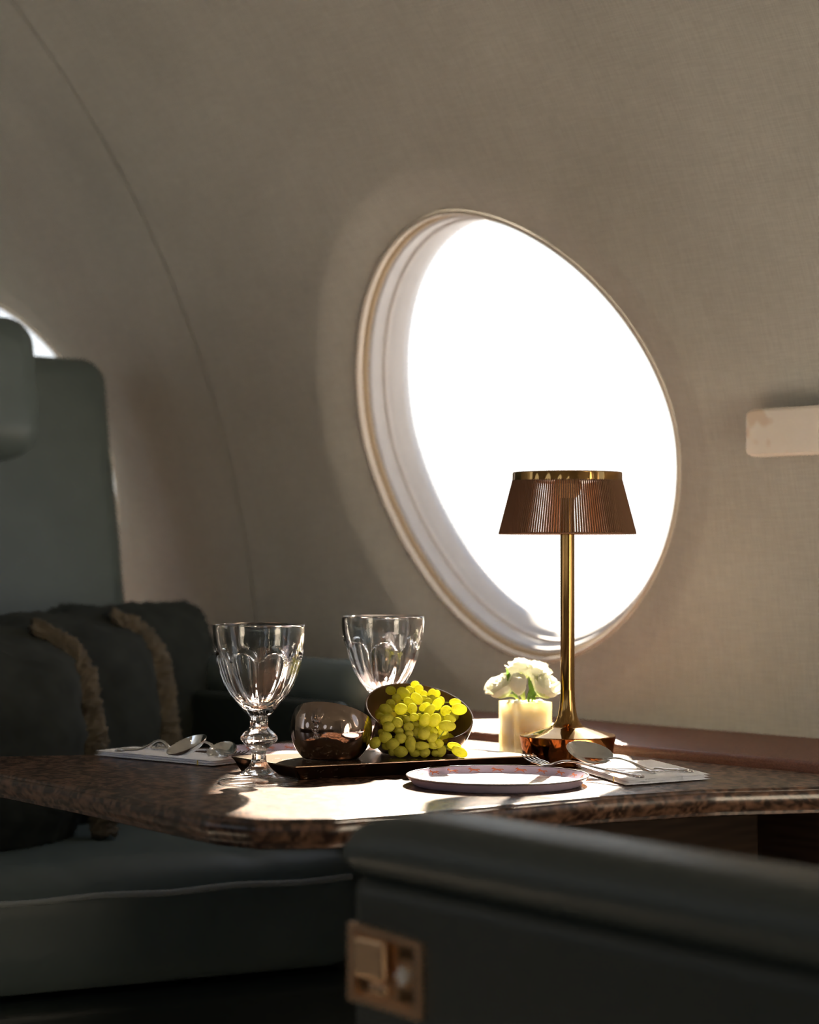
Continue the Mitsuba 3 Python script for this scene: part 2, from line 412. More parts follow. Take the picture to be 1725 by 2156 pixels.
# ---------------------------------------------------------------- table
outline = [(-1.768, 0.222), (-1.772, 0.52), (-1.783, 0.61), (-1.820, 0.675), (-1.880, 0.745), (-1.865, 0.772), (-1.780, 0.778), (-1.697, 0.779), (-1.554, 0.792), (-1.40, 0.812), (-1.315, 0.822), (-1.268, 0.812), (-1.232, 0.765),
           (-1.215, 0.68), (-1.206, 0.60), (-1.198, 0.515), (-1.165, 0.40), (-1.115, 0.315), (-1.075, 0.26), (-1.06, 0.222)]
op = resample(smooth_poly([C(s, q, 0)[:2] for s, q in outline], 0.012, 10), 0.006)
slab = bevel_slab(op, [(0.02, -0.0235), (0.0105, -0.0235), (0.0085, -0.0225), (0.0083, -0.0200), (0.0050, -0.0192), (0.0048, -0.0180), (0.0022, -0.0150), (0.0004, -0.0115), (0.0, -0.0085), (0.0006, -0.0050), (0.0022, -0.0030), (0.0040, -0.0026), (0.0043, -0.0012), (0.0055, -0.0002), (0.0075, 0.0), (0.012, 0.0)])
tb = thing('dining_table', 'dark burl wood dining table with a moulded edge below the large window', 'table')
obj('tabletop', slab, 'burl_wood', tb, smooth=40)
obj('support', cab(rbox([0.30, 0.10, 0.10], 0.01), -1.45, 0.262, -0.0745), 'dark_wood', tb)
obj('apron', cab(rbox([0.02, 0.33, 0.20], 0.004), -1.262, 0.395, -0.1245), 'dark_wood', tb)
obj('leg', cab(rbox([0.07, 0.07, TZ - 0.0235], 0.012), -1.45, 0.42, (-0.0235 - TZ) / 2), 'dark_wood', tb)
#PART2
# ---------------------------------------------------------------- far seat (faces the table)
def soft(m, amp, freq, seed):
    m = tm(m); n = m.vertex_normals
    m.vertices = m.vertices + n * (amp * (meshkit.fbm(m.vertices * freq, 3, seed) - 0.5))[:, None]
    return m
seat = thing('club_seat', 'dark green leather club seat at the left facing the table, with a headrest', 'seat')
br = soft(rbox([0.13, 0.56, 0.78], 0.035, 8, 14), 0.006, 9, 1)
bv = br.vertices; bv[:, 1] = np.where(bv[:, 2] < -0.055, np.maximum(bv[:, 1], -0.222), bv[:, 1]); br.vertices = bv
obj('backrest', cab(br, -2.395, 0.452, 0.068, 9), 'green_leather', seat)
hr = soft(rbox([0.09, 0.31, 0.180], 0.04, 8, 8), 0.006, 12, 2)
obj('headrest', cab(hr, -2.305, 0.512, 0.402, 9), 'green_leather', seat)
cu = rbox([0.54, 0.56, 0.13], 0.045, 8, 26)
v = cu.vertices
top = np.clip((v[:, 2] - 0.0) / 0.065, 0, 1)
v[:, 2] += top * 0.022 * np.cos(np.clip(v[:, 0] / 0.27, -1, 1) * 1.5) * np.cos(v[:, 1] / 0.28 * 1.5)
wr = np.exp(-((v[:, 0] - 0.235) / 0.035) ** 2) * top
v[:, 2] -= wr * 0.005 * np.clip(np.sin(v[:, 1] * 95 + 3 * np.sin(v[:, 1] * 31)) - 0.2, 0, 1)
v[:, 0] -= 0.28 * v[:, 1] * np.clip(v[:, 0] / 0.27 + .4, 0, 1)
cu.vertices = v
CS, CQ, CZ = -2.105, 0.505, -0.190
obj('seat_cushion', cab(cu, CS, CQ + .02, CZ), 'green_leather', seat)
pp = np.array([C(CS + 0.2700 - 0.28 * b, CQ + .02 + b, CZ + 0.036 + 0.0012 * math.sin(b * 43)) for b in np.linspace(-0.240, 0.240, 50)])
obj('piping', tube_along(pp, 0.0032, 8), 'stitch_grey', seat, label='pale piping along the cushion front')
bs = rbox([0.50, 0.56, 0.455], 0.02, 4, 8); bv = bs.vertices; bv[:, 0] -= 0.28 * bv[:, 1] * np.clip(bv[:, 0] / 0.25 + .4, 0, 1); bs.vertices = bv
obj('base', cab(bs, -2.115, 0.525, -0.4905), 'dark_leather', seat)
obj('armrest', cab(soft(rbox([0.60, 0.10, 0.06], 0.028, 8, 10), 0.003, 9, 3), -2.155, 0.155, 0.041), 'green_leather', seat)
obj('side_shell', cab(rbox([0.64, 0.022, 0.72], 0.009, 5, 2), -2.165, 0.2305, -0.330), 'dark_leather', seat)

# plush cushions leaning on the far seat
def pillow(w, h, t, seed):
    m = rbox([t, w, h], min(t, h) * 0.48, 10, 14)
    v = m.vertices
    e = np.clip(1 - (np.abs(v[:, 1]) / (w / 2)) ** 4, 0.16, 1) * np.clip(1 - (np.abs(v[:, 2]) / (h / 2)) ** 4, 0.2, 1)
    v[:, 0] *= e; m.vertices = v
    n = m.vertex_normals
    v = v + np.stack([0 * v[:, 0], 0.35 * np.clip(-v[:, 2], 0, 1), 0 * v[:, 0]], 1)
    m.vertices = v + n * (0.010 * (meshkit.fbm(v * 30, 4, seed) - 0.5) + 0.006 * (meshkit.noise(v * 260, seed) - .5))[:, None]
    return m
def plush_cushion(s, q, z, w, h, t, lean, seed, label, fringe=True):
    k = thing('plush_cushion', label, 'cushion', 'plush cushions on the far seat')
    obj('body', cab(pillow(w, h, t, seed), s, q, z, lean), 'dark_plush', k, smooth=True)
    if fringe:
        zz = np.linspace(h / 2 - 0.006, -h / 2 + 0.02, 60)
        dz = zz.max() - zz
        path = np.stack([t * 0.16 + 0.010 * np.clip(dz / .05, 0, 1), -w / 2 + 0.020 + 0.055 * np.exp(-dz / .022), zz], 1)
        m = tube_along(path, 0.016 * np.interp(np.arange(60), [0, 8, 60], [.5, 1, 1.1]), 14, flat=.55, side=(0, 1, 0))
        vv = m.vertices; m = m.subdivide(); vv = m.vertices
        m.vertices = vv + m.vertex_normals * (0.011 * (meshkit.noise(vv * 300, seed + 5) - 0.5) + 0.008 * (meshkit.fbm(vv * 60, 3, seed) - .5))[:, None]
        obj('fringe', cab(m, s, q, z, lean), 'tan_fur', k, smooth=True, label='tan fur edge')
    return k
plush_cushion(-2.165, 0.297, 0.006, 0.26, 0.265, 0.10, 8, 11, 'dark plush cushion nearest the cabin wall, rightmost on the far seat', False)
plush_cushion(-2.075, 0.440, 0.000, 0.26, 0.265, 0.11, 12, 12, 'dark plush cushion with a tan fur edge, middle of the three on the far seat')
plush_cushion(-1.990, 0.600, -0.006, 0.26, 0.26, 0.11, 12, 13, 'dark plush cushion with tan fur edge, leftmost on the far seat')

# ---------------------------------------------------------------- near seat with its latch
ns = thing('club_seat', 'dark green leather seat in the right foreground with a padded armrest and a gold latch', 'seat')
# armrest pad: a rounded bar running away from the table, its end rounded
L = 0.74
pad = rbox([L, 0.074, 0.036], 0.0175, 8, 24)
v = pad.vertices
endw = np.clip((-v[:, 0] - (L / 2 - 0.07)) / 0.07, 0, 1)
v[:, 2] -= 0.012 * endw ** 2 * (v[:, 2] > 0)
v[:, 2] += 0.005 * np.cos(v[:, 1] / 0.037 * 1.4) * (v[:, 2] > 0)
pad.vertices = v
AS = -1.018
def cab_arm(m, s, q, z):
    m = tm(m).copy(); m.apply_translation([s, 0, z]); m.apply_transform(trimesh.transformations.rotation_matrix(math.radians(5.3), [0, 0, 1], [0, 0, 0]))
    return cab(m, AS, q, 0)
obj('armrest_pad', cab_arm(pad, L / 2, 0.908, 0.0195), 'mid_leather', ns)
side = rbox([L - 0.02, 0.066, 0.60], 0.013, 8, 6)
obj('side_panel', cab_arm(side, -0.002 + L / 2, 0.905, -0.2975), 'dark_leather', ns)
obj('seat_cushion', cab(rbox([0.54, 0.50, 0.13], 0.045, 6, 8), -0.695, 0.602, -0.241), 'green_leather', ns)
obj('base', cab(rbox([0.60, 0.50, 0.40], 0.02), -0.665, 0.602, -0.515), 'green_leather', ns)
obj('backrest', cab(rbox([0.13, 0.56, 0.80], 0.045, 6, 8), -0.335, 0.602, 0.075, -9), 'green_leather', ns)
bk = thing('blanket', 'cream wool blanket draped over the front of the near seat backrest', 'blanket')
bm = soft(rbox([0.030, 0.44, 0.62], 0.014, 6, 30), 0.012, 12, 5)
obj('body', cab(bm, -0.425, 0.602, 0.17, -9), 'cream_wool', bk, smooth=60)
# latch set into the side panel; local: x along s, z up, y outwards from the panel (q)
LS, LQ, LZc = AS + 0.046, 0.944, -0.050
def lat(m, ds=0, dq=0, dz=0): return cab(m, LS + ds, LQ + dq, LZc + dz)
fr = Polygon([(-.028, -.021), (.034, -.0235), (.034, .0175), (-.028, .0215)]).buffer(.004).buffer(-.001)
def xz(poly, y0, y1): return place(extrude(poly, y0, y1), [1, 0, 0], [0, 0, 1], [0, 1, 0])
hole = affinity.scale(fr, 0.80, 0.80)
obj('latch', lat(xz(fr.difference(hole), -0.001, 0.004)), 'dull_gold', ns, label='gold latch set in the side panel')
lk = f'{ns}__latch'
def sub(name, m, mat, **k): 
    return obj(name, m, mat, lk, **k)
sub('recess', lat(xz(hole, -0.001, 0.0008)), 'copper_satin')
sub('lever', lat(place(rbox([0.031, 0.006, 0.025], 0.0026), [1, .12, 0], [-.12, 1, 0], [0, 0, 1]), -0.0090, 0.0035, 0.0045), 'dull_gold')
sub('stop', lat(rbox([0.016, 0.004, 0.007], 0.0015), -0.003, 0.002, -0.0135), 'dull_gold')
sub('button', lat(place(lathe([(0.0, 0.004), (0.004, 0.0035), (0.0052, 0.002), (0.0055, 0)][::-1], 24), [1, 0, 0], [0, 0, -1], [0, 1, 0]), 0.0195, 0.0005, -0.002), 'silver')

sub('slot', lat(rbox([0.011, 0.0016, 0.0075], 0.0006), 0.0195, 0.0012, 0.0112), 'dark_gold')
sub('slot', lat(rbox([0.011, 0.0016, 0.0075], 0.0006), 0.0195, 0.0012, -0.0145), 'dark_gold')
sub('slot', lat(rbox([0.007, 0.0016, 0.007], 0.0006), -0.0185, 0.0012, -0.0125), 'dark_gold')
for dx, dz in ((0, .0042), (-.0034, 0), (.0034, 0), (0, -.0042)):
    b = trimesh.creation.icosphere(3, .0021); sub('stud', lat(b, 0.0195 + dx, 0.0042, -0.002 + dz), 'silver', smooth=True)

# ---------------------------------------------------------------- wall handle
hw = thing('wall_handle', 'cream marbled bar standing off the cabin wall at the right edge', 'handle')
hx = np.linspace(0, 0.34, 20)
bar = Polygon([(0, -.0245), (.34, -.0245), (.34, .0245), (0, .0245)]).buffer(-.012).buffer(.012)
bar = Polygon([(-.0, 0)] ) if False else bar.union(Point(0.0245 * .95, 0).buffer(.0245 * .95)).intersection(Polygon([(0.002, -.03), (.4, -.03), (.4, .03), (.002, .03)]))
hq = R * (1 - math.cos(math.asin((0.322 - ZC) / R)))
bb = bevel_slab(resample(bar.buffer(0), 0.003), [(0.003, 0), (0.0005, 0.001), (0, 0.003), (0, 0.013), (0.0008, 0.0155), (0.003, 0.017)])
bb = place(bb, [1, 0, 0], [0, 0, 1], [0, 1, 0])
obj('bar', cab(bb, -1.382, hq + 0.019, 0.3215), 'cream_marble', hw)
obj('bracket', cab(trimesh.creation.box([0.27, 0.032, 0.010]), -1.382 + 0.185, hq + 0.008, 0.335), 'dark_gold', hw)

# ---------------------------------------------------------------- goblets
def goblet(x, y, rot, label):
    k = thing('goblet', label, 'glass', 'cut glass goblets on the table')
    zo = np.array([.0, .0006, .0016, .0026, .0042, .0068, .0095, .0145, .0205, .025, .0285, .0312, .0345, .0385, .0425, .0462, .0490, .0525, .058, .061, .067, .0768, .088, .103, .115, .126, .1366, .1376])
    ro = np.array([.0335, .0350, .0354, .0350, .0255, .0180, .0140, .0088, .0064, .0064, .0072, .0098, .0136, .0163, .0140, .0098, .0080, .0077, .0086, .0118, .0172, .0250, .0312, .0362, .0388, .0400, .0403, .0400])
    n = 192
    z1 = np.unique(np.r_[np.linspace(.0078, .062, 110), np.linspace(.062, .1376, 120)])
    r1 = pch(zo, ro, z1)
    th = np.arange(n) / n * 2 * np.pi
    a8 = (th + np.pi / 8) % (np.pi / 4) - np.pi / 8
    out = []
    for z, r in zip(z1, r1):
        rr = np.full(n, r)
        if z > .056:
            d = np.interp(z, [.056, .064, .075, .095, .116], [.0003, .0010, .0021, .0027, .0027])
            rp = (r - d) / np.cos(a8)
            zs, hh = .1010, .0130
            aw = math.radians(21) * (1 if z < zs else math.sqrt(max(0, 1 - ((z - zs) / hh) ** 2)))
            w = np.clip((aw - np.abs(a8)) / math.radians(2.6), 0, 1)
            rr = r + w * (np.minimum(r, rp) - r)
        elif z > .006:
            m = min(1, (z - .006) / .006)
            rp = r * .955 / np.cos(a8)
            rr = r + m * (np.minimum(r, rp) - r)
        out.append(np.stack([rr * np.cos(th + rot), rr * np.sin(th + rot), np.full(n, z)], 1))
    # inside of the bowl, from the rim down
    zi = np.array([.0664, .0668, .0685, .0725, .0775, .088, .103, .115, .126, .1360])
    ri = np.array([.0002, .0050, .0100, .0158, .0203, .0268, .0322, .0352, .0372, .0380])
    z2 = np.linspace(.1360, .0664, 60); z2 = .0664 + (.1360 - .0664) * np.linspace(1, 0, 60) ** 1.35
    r2 = pch(zi, ri, z2)
    out.append(np.stack([.0392 * np.cos(th + rot), .0392 * np.sin(th + rot), np.full(n, .1379)], 1))
    out.append(np.stack([.0384 * np.cos(th + rot), .0384 * np.sin(th + rot), np.full(n, .1375)], 1))
    for z, r in zip(z2, r2): out.append(np.stack([r * np.cos(th + rot), r * np.sin(th + rot), np.full(n, z)], 1))
    m = grid(np.stack(out), wrap_v=True, cap=True)
    m.merge_vertices(digits_vertex=8)
    if m.volume < 0: m.invert()
    m.apply_translation([x, y, 0.0002])
    obj('body', m, 'glass', k, smooth=13)
    zf = np.linspace(.0006, .0077, 24)
    ft = lathe([(.0005, .0001), (.0335, .0001), (.0340, .0003), (.0342, .0010)] + [(float(pch(zo, ro, [z])[0]), z) for z in np.linspace(.0029, .0077, 24)], 128, (x, y, .0002))
    hp = np.stack([np.array([x + .0351 * math.cos(q), y + .0351 * math.sin(q), .0012]) for q in np.linspace(0, 2 * np.pi, 129)])
    obj('foot_rim', tube_along(hp, .0009, 12, cap=False), 'glass', k, smooth=True)
    obj('foot', ft, 'foot_glass', k, smooth=50)
    return k
goblet(-0.1312, 1.866, 0.0 + math.pi / 8 + 0.05, 'clear cut glass goblet at the front left of the table, beside the tray corner')
goblet(-0.0259, 2.084, 0.06, 'clear cut glass goblet standing behind the bowl of grapes')

# ---------------------------------------------------------------- tray and bowls
e1, e2 = np.array([.905, .425]), np.array([-.425, .905])
TA = np.array([-.1017, 1.8725])
tp = [(0.0, 0.0), (.2436, 0.0), (.2445, .006), (.206, .113), (-.015, .1135), (-.018, .110)]
tpoly = resample(smooth_poly([TA + a * e1 + b * e2 for a, b in tp], 0.0025, 3), 0.004)
TT = 0.0135
ty = thing('serving_tray', 'dark bronze angular tray with sloping sides carrying two bowls', 'tray')
obj('body', bevel_slab(tpoly, [(.0135, 0.0002), (.0125, .0006), (.0022, .0112), (.0006, TT - .0012), (.0006, TT - .0004), (.0012, TT), (.0035, TT - .0004), (.006, TT - .0005)]), 'tray_bronze', ty, smooth=20)

def bowl(name, c, Rb, flat, nrm, off, label, outer, inner):
    """Spherical bowl cut by a plane (normal nrm, distance off from the centre), flattened below."""
    k = thing(name, label, 'bowl')
    nrm = np.asarray(nrm, float); nrm /= np.linalg.norm(nrm)
    a = np.cross(nrm, [0, 1, 0.2]); a /= np.linalg.norm(a); b = np.cross(nrm, a)
    def shell(rad, fl):
        n, mth = 96, 56
        t = np.arange(n) / n * 2 * np.pi
        amax = math.acos(off / rad)
        rows = []
        for al in np.linspace(np.pi, amax, mth):
            d = np.cos(al) * nrm + np.sin(al) * (np.cos(t)[:, None] * a + np.sin(t)[:, None] * b)
            p = d * rad
            p[:, 2] = np.maximum(p[:, 2], -fl)
            rows.append(p)
        return np.stack(rows)
    w = 0.0016
    O, I = shell(Rb, flat), shell(Rb - w, flat - w)
    rim = [O[-1] * .985 + I[-1] * .015 + nrm * .0003, (O[-1] + I[-1]) / 2 + nrm * .0006, I[-1] + nrm * .0003]
    mo = grid(np.concatenate([O, np.stack(rim)]), wrap_v=True); mi_ = grid(np.concatenate([np.stack([rim[-1]]), I[::-1]]), wrap_v=True)
    for m in (mo, mi_):
        m.merge_vertices(digits_vertex=7); m.update_faces(m.nondegenerate_faces())
    # orientation: outer normals away from the centre
    if (mo.triangles_center * mo.face_normals).sum(1).mean() < 0: mo.invert()
    if (mi_.triangles_center * mi_.face_normals).sum(1).mean() > 0: mi_.invert()
    mo.apply_translation(c); mi_.apply_translation(c)
    obj('shell', mo, outer, k, smooth=35); obj('inside', mi_, inner, k, smooth=35, label='darker brushed inside')
    return k
bowl('bronze_bowl', (-.0713, 1.950, TT + .0272), .0373, .027, (.15, .42, .89), .0105, 'small polished bronze bowl with a slanted rim, empty, left of the grapes on the tray', 'bronze', 'bronze_inside')
BC = np.array([.0092, 2.005, TT + .0372])
bowl('bronze_bowl', BC, .0515, .037, (.17, -.42, .88), .001, 'large bronze bowl tipped towards the viewer and filled with green grapes', 'bronze', 'bronze_inside')

# ---------------------------------------------------------------- grapes
G = [(513,330,72,58,10),(680,370,100,75,40),(760,320,62,48,20),(826,250,58,44,-10),(877,315,66,58,80),(945,380,50,38,50),(1045,362,60,52,-60),(1110,370,40,28,80),(1045,430,52,35,0),
     (587,435,70,58,60),(738,470,64,55,30),(850,435,92,65,45),(945,440,42,38,0),(1000,470,52,38,0),(1112,510,88,64,-65),(1165,465,60,38,80),(512,505,70,60,60),(450,570,92,65,20),
     (645,568,85,76,0),(793,568,75,62,85),(950,540,80,50,-30),(1015,590,95,60,-50),(1225,588,75,65,-30),(1345,482,78,50,0),(1398,572,106,76,5),(375,660,58,44,0),(465,700,90,72,-20),
     (600,745,75,68,30),(955,712,95,68,-65),(1085,710,92,80,-60),(1278,695,82,58,12),(1195,712,75,42,20),(1245,788,113,72,3),(485,800,80,68,0),(745,800,70,62,0),(840,770,50,46,0),(635,690,52,46,0),
     (720,700,52,50,0),(815,675,62,56,0),(885,670,45,45,0),(945,890,80,78,0),(1050,940,75,62,-40),(1000,830,48,46,0),(1070,860,52,46,20),(860,865,60,56,0),(395,870,52,46,0),(310,1005,85,70,-50),
     (445,935,88,76,0),(640,945,78,72,0),(750,890,62,52,0),(620,855,62,52,0),(540,1020,88,76,-10),(770,1025,115,72,85),(915,1045,100,58,5),(1060,1040,70,48,20),(1140,1017,60,58,0),
     (1165,1115,80,62,-60),(955,1145,72,60,-15),(1095,1195,60,44,0),(1335,1045,95,48,12),(1402,1130,112,66,25),(640,1125,95,75,5),(830,1140,75,52,0),(450,1050,60,50,30),(540,1120,62,56,0),(1290,1065,48,38,0),
     (1180,860,62,52,20),(920,800,50,46,0)]
gb = thing('grape_bunch', 'bunch of yellow green grapes spilling out of the large bronze bowl onto the tray', 'grapes')
back = np.array([0, 1.0, 0])
pos = []
gmeshes = []
for i, (cx, cy, ra, rb, ang) in enumerate(G):
    px, py = 740 + cx / 6.161, 1400 + cy / 6.161
    Y = np.interp(cy, [240, 400, 520, 650, 800, 1000, 1200], [2.028, 2.006, 1.987, 1.967, 1.957, 1.952, 1.950])
    big = (ra * rb) ** .5
    Y += np.interp(big, [42, 60, 80], [.0065, .001, -.002]) + rng.uniform(-.001, .001)
    if cx > 1150: Y += .006
    if i in (23,): Y += .012
    if i in (24, 32): Y -= .004
    s = Y / 4500 / 6.161
    z = .204 - (py - 1155) * Y / 4500; x = (px - 862.5) * Y / 4500
    a, b = max(ra, 52) * s, max(rb, 46) * s
    z = max(z, TT + b + .0004)
    # keep inside grapes off the bowl wall
    d = np.array([x, Y, z]) - BC
    nn = np.array([.17, -.42, .88]); nn /= np.linalg.norm(nn)
    if d @ nn < .001 and np.linalg.norm(d) + a > .0497 and np.linalg.norm(d) < .0505: d *= (.0495 - a) / np.linalg.norm(d)
    x, Y, z = BC + d
    t = math.radians(ang)
    X1 = np.array([math.cos(t), rng.uniform(-.3, .3), -math.sin(t)]); X1 /= np.linalg.norm(X1)
    Y1 = np.cross([0, -1.0, 0], X1); Y1 /= np.linalg.norm(Y1); Z1 = np.cross(X1, Y1)
    m = trimesh.creation.icosphere(3)
    vv = m.vertices.copy(); vv[:, 1:] *= (1 - 0.06 * vv[:, :1])
    vv = vv * [a, b, b]
    m.vertices = vv
    pos.append((x, Y, z, b, X1))
    gmeshes.append(place(m, X1, Y1, Z1, (x, Y, z)))
# hidden grapes that fill the bowl behind the ones in view
tries = 0
while len(gmeshes) < len(G) + 26 and tries < 6000:
    tries += 1
    d = rng.uniform(-.046, .046, 3)
    if np.linalg.norm(d) > .0425 or d @ np.array([.17, -.42, .88]) > -.003 or d[1] < -.03: continue
    p = BC + d
    if any(np.linalg.norm(p - np.array(q[:3])) < .0095 for q in pos): continue
    pos.append((*p, .0056, np.array([1, 0, 0])))
    m = trimesh.creation.icosphere(2); m.vertices = m.vertices * [.0064, .0055, .0055]
    ax = rng.normal(size=3); ax /= np.linalg.norm(ax); by = np.cross(ax, [0.3, .5, .8]); by /= np.linalg.norm(by)
    gmeshes.append(place(m, ax, by, np.cross(ax, by), p))
for m in gmeshes: obj('grape', m, 'grape_skin', gb, smooth=True)
# stalk: a main stem through the heap and twigs to the grapes
main = spline([(.012, 2.025, .052), (.006, 2.000, .058), (.004, 1.982, .046), (.006, 1.970, .034), (.012, 1.962, .024), (.022, 1.962, .021)], 30)
obj('stem', tube_along(main, np.linspace(.0012, .0007, 30), 8), 'stem_green', gb)
for (x, y, z, b, X1) in pos[:len(G)]:
    p = np.array([x, y, z]); j = np.argmin(((main - p) ** 2).sum(1)); q = main[j]
    L = np.linalg.norm(q - p)
    if L < .006: continue
    end = p + (q - p) / L * b * .9
    mid = (q + end) / 2 + [0, 0, .001]
    obj('twig', tube_along(spline([q, mid, end], 6), .00045, 6), 'stem_green', gb)

# ---------------------------------------------------------------- table lamp
lp = thing('table_lamp', 'copper and gold table lamp with a ribbed amber shade standing in front of the window', 'lamp')
LC = np.array([.150, 2.030, 0])
def lpt(m): m = tm(m).copy(); m.apply_translation(LC); return m
obj('base', lpt(lathe([(0, .0003), (.0395, .0003), (.0405, .0008), (.0412, .0016), (.0440, .0170), (.0456, .0258), (.0457, .0266), (.0453, .0271)], 96)), 'copper', lp, smooth=25)
obj('base_cover', lpt(lathe([(.0454, .0270), (.0449, .0275), (.0300, .0312), (.0185, .0343), (.0140, .0368), (.0110, .0405), (.0090, .0460), (.0077, .0530), (.0070, .0610), (.0068, .0700)], 96)), 'gold', lp, smooth=40)
obj('pole', lpt(lathe([(.0067, .0690), (.0067, .2660)], 48)), 'gold', lp)
sh = obj('shade', lpt(lathe([(.0505, .2682), (.0522, .2682), (.0522, .2690), (.0521, .2752), (.0517, .2762), (.0500, .2766), (0.0, .2768)], 120)), 'gold', lp, smooth=25, label='gold top band of the shade')
n = 162
ribs = []
for i in range(n):
    t = i / n * 2 * np.pi; c, s_ = math.cos(t), math.sin(t)
    p0 = np.array([.0644 * c, .0644 * s_, .2184]); p1 = np.array([.0514 * c, .0514 * s_, .2690])
    path = np.stack([p0 - (p1 - p0) * .0, p0 + (p1 - p0) * .5, p1])
    ribs.append(tube_along(path, [.00086, .00078, .00071], 6, flat=1.3, side=(-s_, c, 0)))
obj('ribs', [lpt(r) for r in ribs], 'amber_plastic', sh, label='thin amber ribs', kind='stuff', smooth=40)
hoop = np.stack([np.array([.0644 * math.cos(t), .0644 * math.sin(t), .2184]) for t in np.linspace(0, 2 * np.pi, 121)])
obj('bottom_ring', lpt(tube_along(hoop, .0009, 8, cap=False, side=None)), 'amber_plastic', sh)
obj('diffuser', lpt(lathe([(.0068, .2520), (.0100, .2535), (.0122, .2580), (.0128, .2630), (.0128, .2675)], 48)), 'diffuser_plastic', lp, label='amber light head inside the shade')
obj('crown', lpt(lathe([(.0126, .2655), (.0400, .2665), (.0505, .2675)], 64)), 'copper', lp)

# ---------------------------------------------------------------- vase with flowers
vs = thing('vase', 'square cream alabaster vase holding white flowers beside the lamp', 'vase')
VC = np.array([.1153, 2.130, 0]); va = math.radians(22)
vx, vy = np.array([math.cos(va), math.sin(va), 0]), np.array([-math.sin(va), math.cos(va), 0])
def vput(m, o=(0, 0, 0)): return place(m, vx, vy, Z, VC + o[0] * vx + o[1] * vy + np.array([0, 0, o[2]]))
sq = lambda w, r: Polygon([(-w, -w), (w, -w), (w, w), (-w, w)]).buffer(-r).buffer(r, quad_segs=5)
pot = m3.Manifold.extrude(m3.CrossSection([np.asarray(sq(.0203, .0022).exterior.coords)[:-1][::-1]]), .0515) - m3.Manifold.extrude(m3.CrossSection([np.asarray(sq(.0165, .002).exterior.coords)[:-1][::-1]]), .06).translate([0, 0, .006])
obj('pot', vput(pot, (0, 0, .0003)), 'alabaster', vs, smooth=30)
words = ['leftmost of five along the front', 'second from the left of five', 'middle and smallest of five', 'second from the right of five', 'rightmost of five along the front']
for i, (gx, gy, f) in enumerate([(-.0140, -.0080, 1.0), (-.0088, -.0170, 1.05), (-.0020, -.0158, .75), (.0055, -.0130, 1.0), (.0140, -.0090, 1.05)]):
    m = trimesh.creation.icosphere(2); m.vertices = m.vertices * np.array([.0044, .0034, .0034]) * f
    m.vertices += m.vertex_normals * (.0012 * (meshkit.noise(m.vertices * 400 + i * 9) - .5))[:, None]
    m.apply_translation(VC + np.array([gx, gy, .0512]))
    obj('white_pebble', m, 'pebble_white', smooth=True, label='small white pebble in the vase mouth, ' + words[i], cat='pebble', group='white pebbles in the vase')
obj('filler', vput(rbox([.032, .032, .040], .002), (0, 0, .0265)), 'pebble_white', vs, label='white bed under the pebbles')

def petal(r, h, width, cup, curl, lean):
    """Cupped petal standing at radius ~0, growing along +z and bulging to +x."""
    u = np.linspace(0, 1, 9); v = np.linspace(-1, 1, 9)
    Uu, V = np.meshgrid(u, v, indexing='ij')
    w = width * np.sin(np.pi * np.clip(Uu * .80 + .07, 0, 1)) ** .45
    x = r * np.sin(np.pi * .5 * np.minimum(Uu * 1.35, 1)) * 1.0 + lean * Uu ** 2 * h + curl * np.clip(Uu - .75, 0, 1) ** 2 * 8 * h
    ang = V * w / max(r, 1e-4)
    ang = np.clip(ang, -1.25, 1.25)
    rad = x
    P = np.stack([rad * np.cos(ang * cup), rad * np.sin(ang * cup) + (1 - cup) * V * w * .6, h * Uu - .12 * h * Uu * V ** 2 + .02 * h * np.sin(9 * V + 5 * Uu)], -1)
    return grid(P)
def bloom(px, py, Y, rad, h, axis, layers, label, seed, stem=True, leaf=None, yellow=False):
    r = np.random.default_rng(seed)
    c = np.array([(px - 862.5) * Y / 4500, Y, .204 - (py - 1155) * Y / 4500])
    ax = np.asarray(axis, float); ax /= np.linalg.norm(ax)
    bx = np.cross([0, 1, .2], ax); bx /= np.linalg.norm(bx); by = np.cross(ax, bx)
    k = thing('white_flower', label, 'flower', None)
    for (n, rr, hh, curl, lean, mat) in layers:
        ph = r.uniform(0, 6)
        for i in range(n):
            t = ph + i / n * 2 * np.pi + r.uniform(-.15, .15)
            m = petal(rad * rr * r.uniform(.93, 1.07), h * hh * r.uniform(.9, 1.08), rad * rr * 1.12 * 5.0 / n, .92, curl + r.uniform(-.02, .02), lean + r.uniform(-.05, .05))
            lx, ly = math.cos(t) * bx + math.sin(t) * by, -math.sin(t) * bx + math.cos(t) * by
            obj('petal', place(m, lx, ly, ax, c - ax * h * .5), mat, k, smooth=True)
    root = VC + np.array([(c[0] - VC[0]) * .25, (c[1] - VC[1]) * .25, .0515])
    obj('stem', tube_along(spline([root, (root + c - ax * h * .45) / 2 + [0, 0, .003], c - ax * h * .47], 10), .0012, 8), 'stem_green', k)
    if yellow:
        m = trimesh.creation.icosphere(2); m.vertices = m.vertices * [.003, .003, .004]
        obj('pistil', place(m, bx, by, ax, c + ax * h * .12), 'yellow_thread', k, smooth=True, label='yellow centre')
    return k
full = [(5, 1.0, .80, .20, .28, 'petal_white'), (5, .85, .95, .08, .10, 'petal_white'), (4, .60, 1.0, .03, .02, 'petal_white'), (3, .36, .95, 0, 0, 'petal_white'), (4, .80, .42, .08, .25, 'petal_base')]
bloom(1056, 1447, 2.122, .0108, .0225, (-.55, -.25, .8), full, 'white many-petalled flower leaning left over the vase', 21)
bloom(1092, 1443, 2.108, .0085, .0215, (-.02, -.30, .95), [(3, 1.0, 1.0, -.12, -.04, 'petal_white'), (3, .86, 1.0, -.10, -.04, 'petal_white')], 'closed cream tulip bud with a yellow centre at the front of the vase', 22, yellow=True)
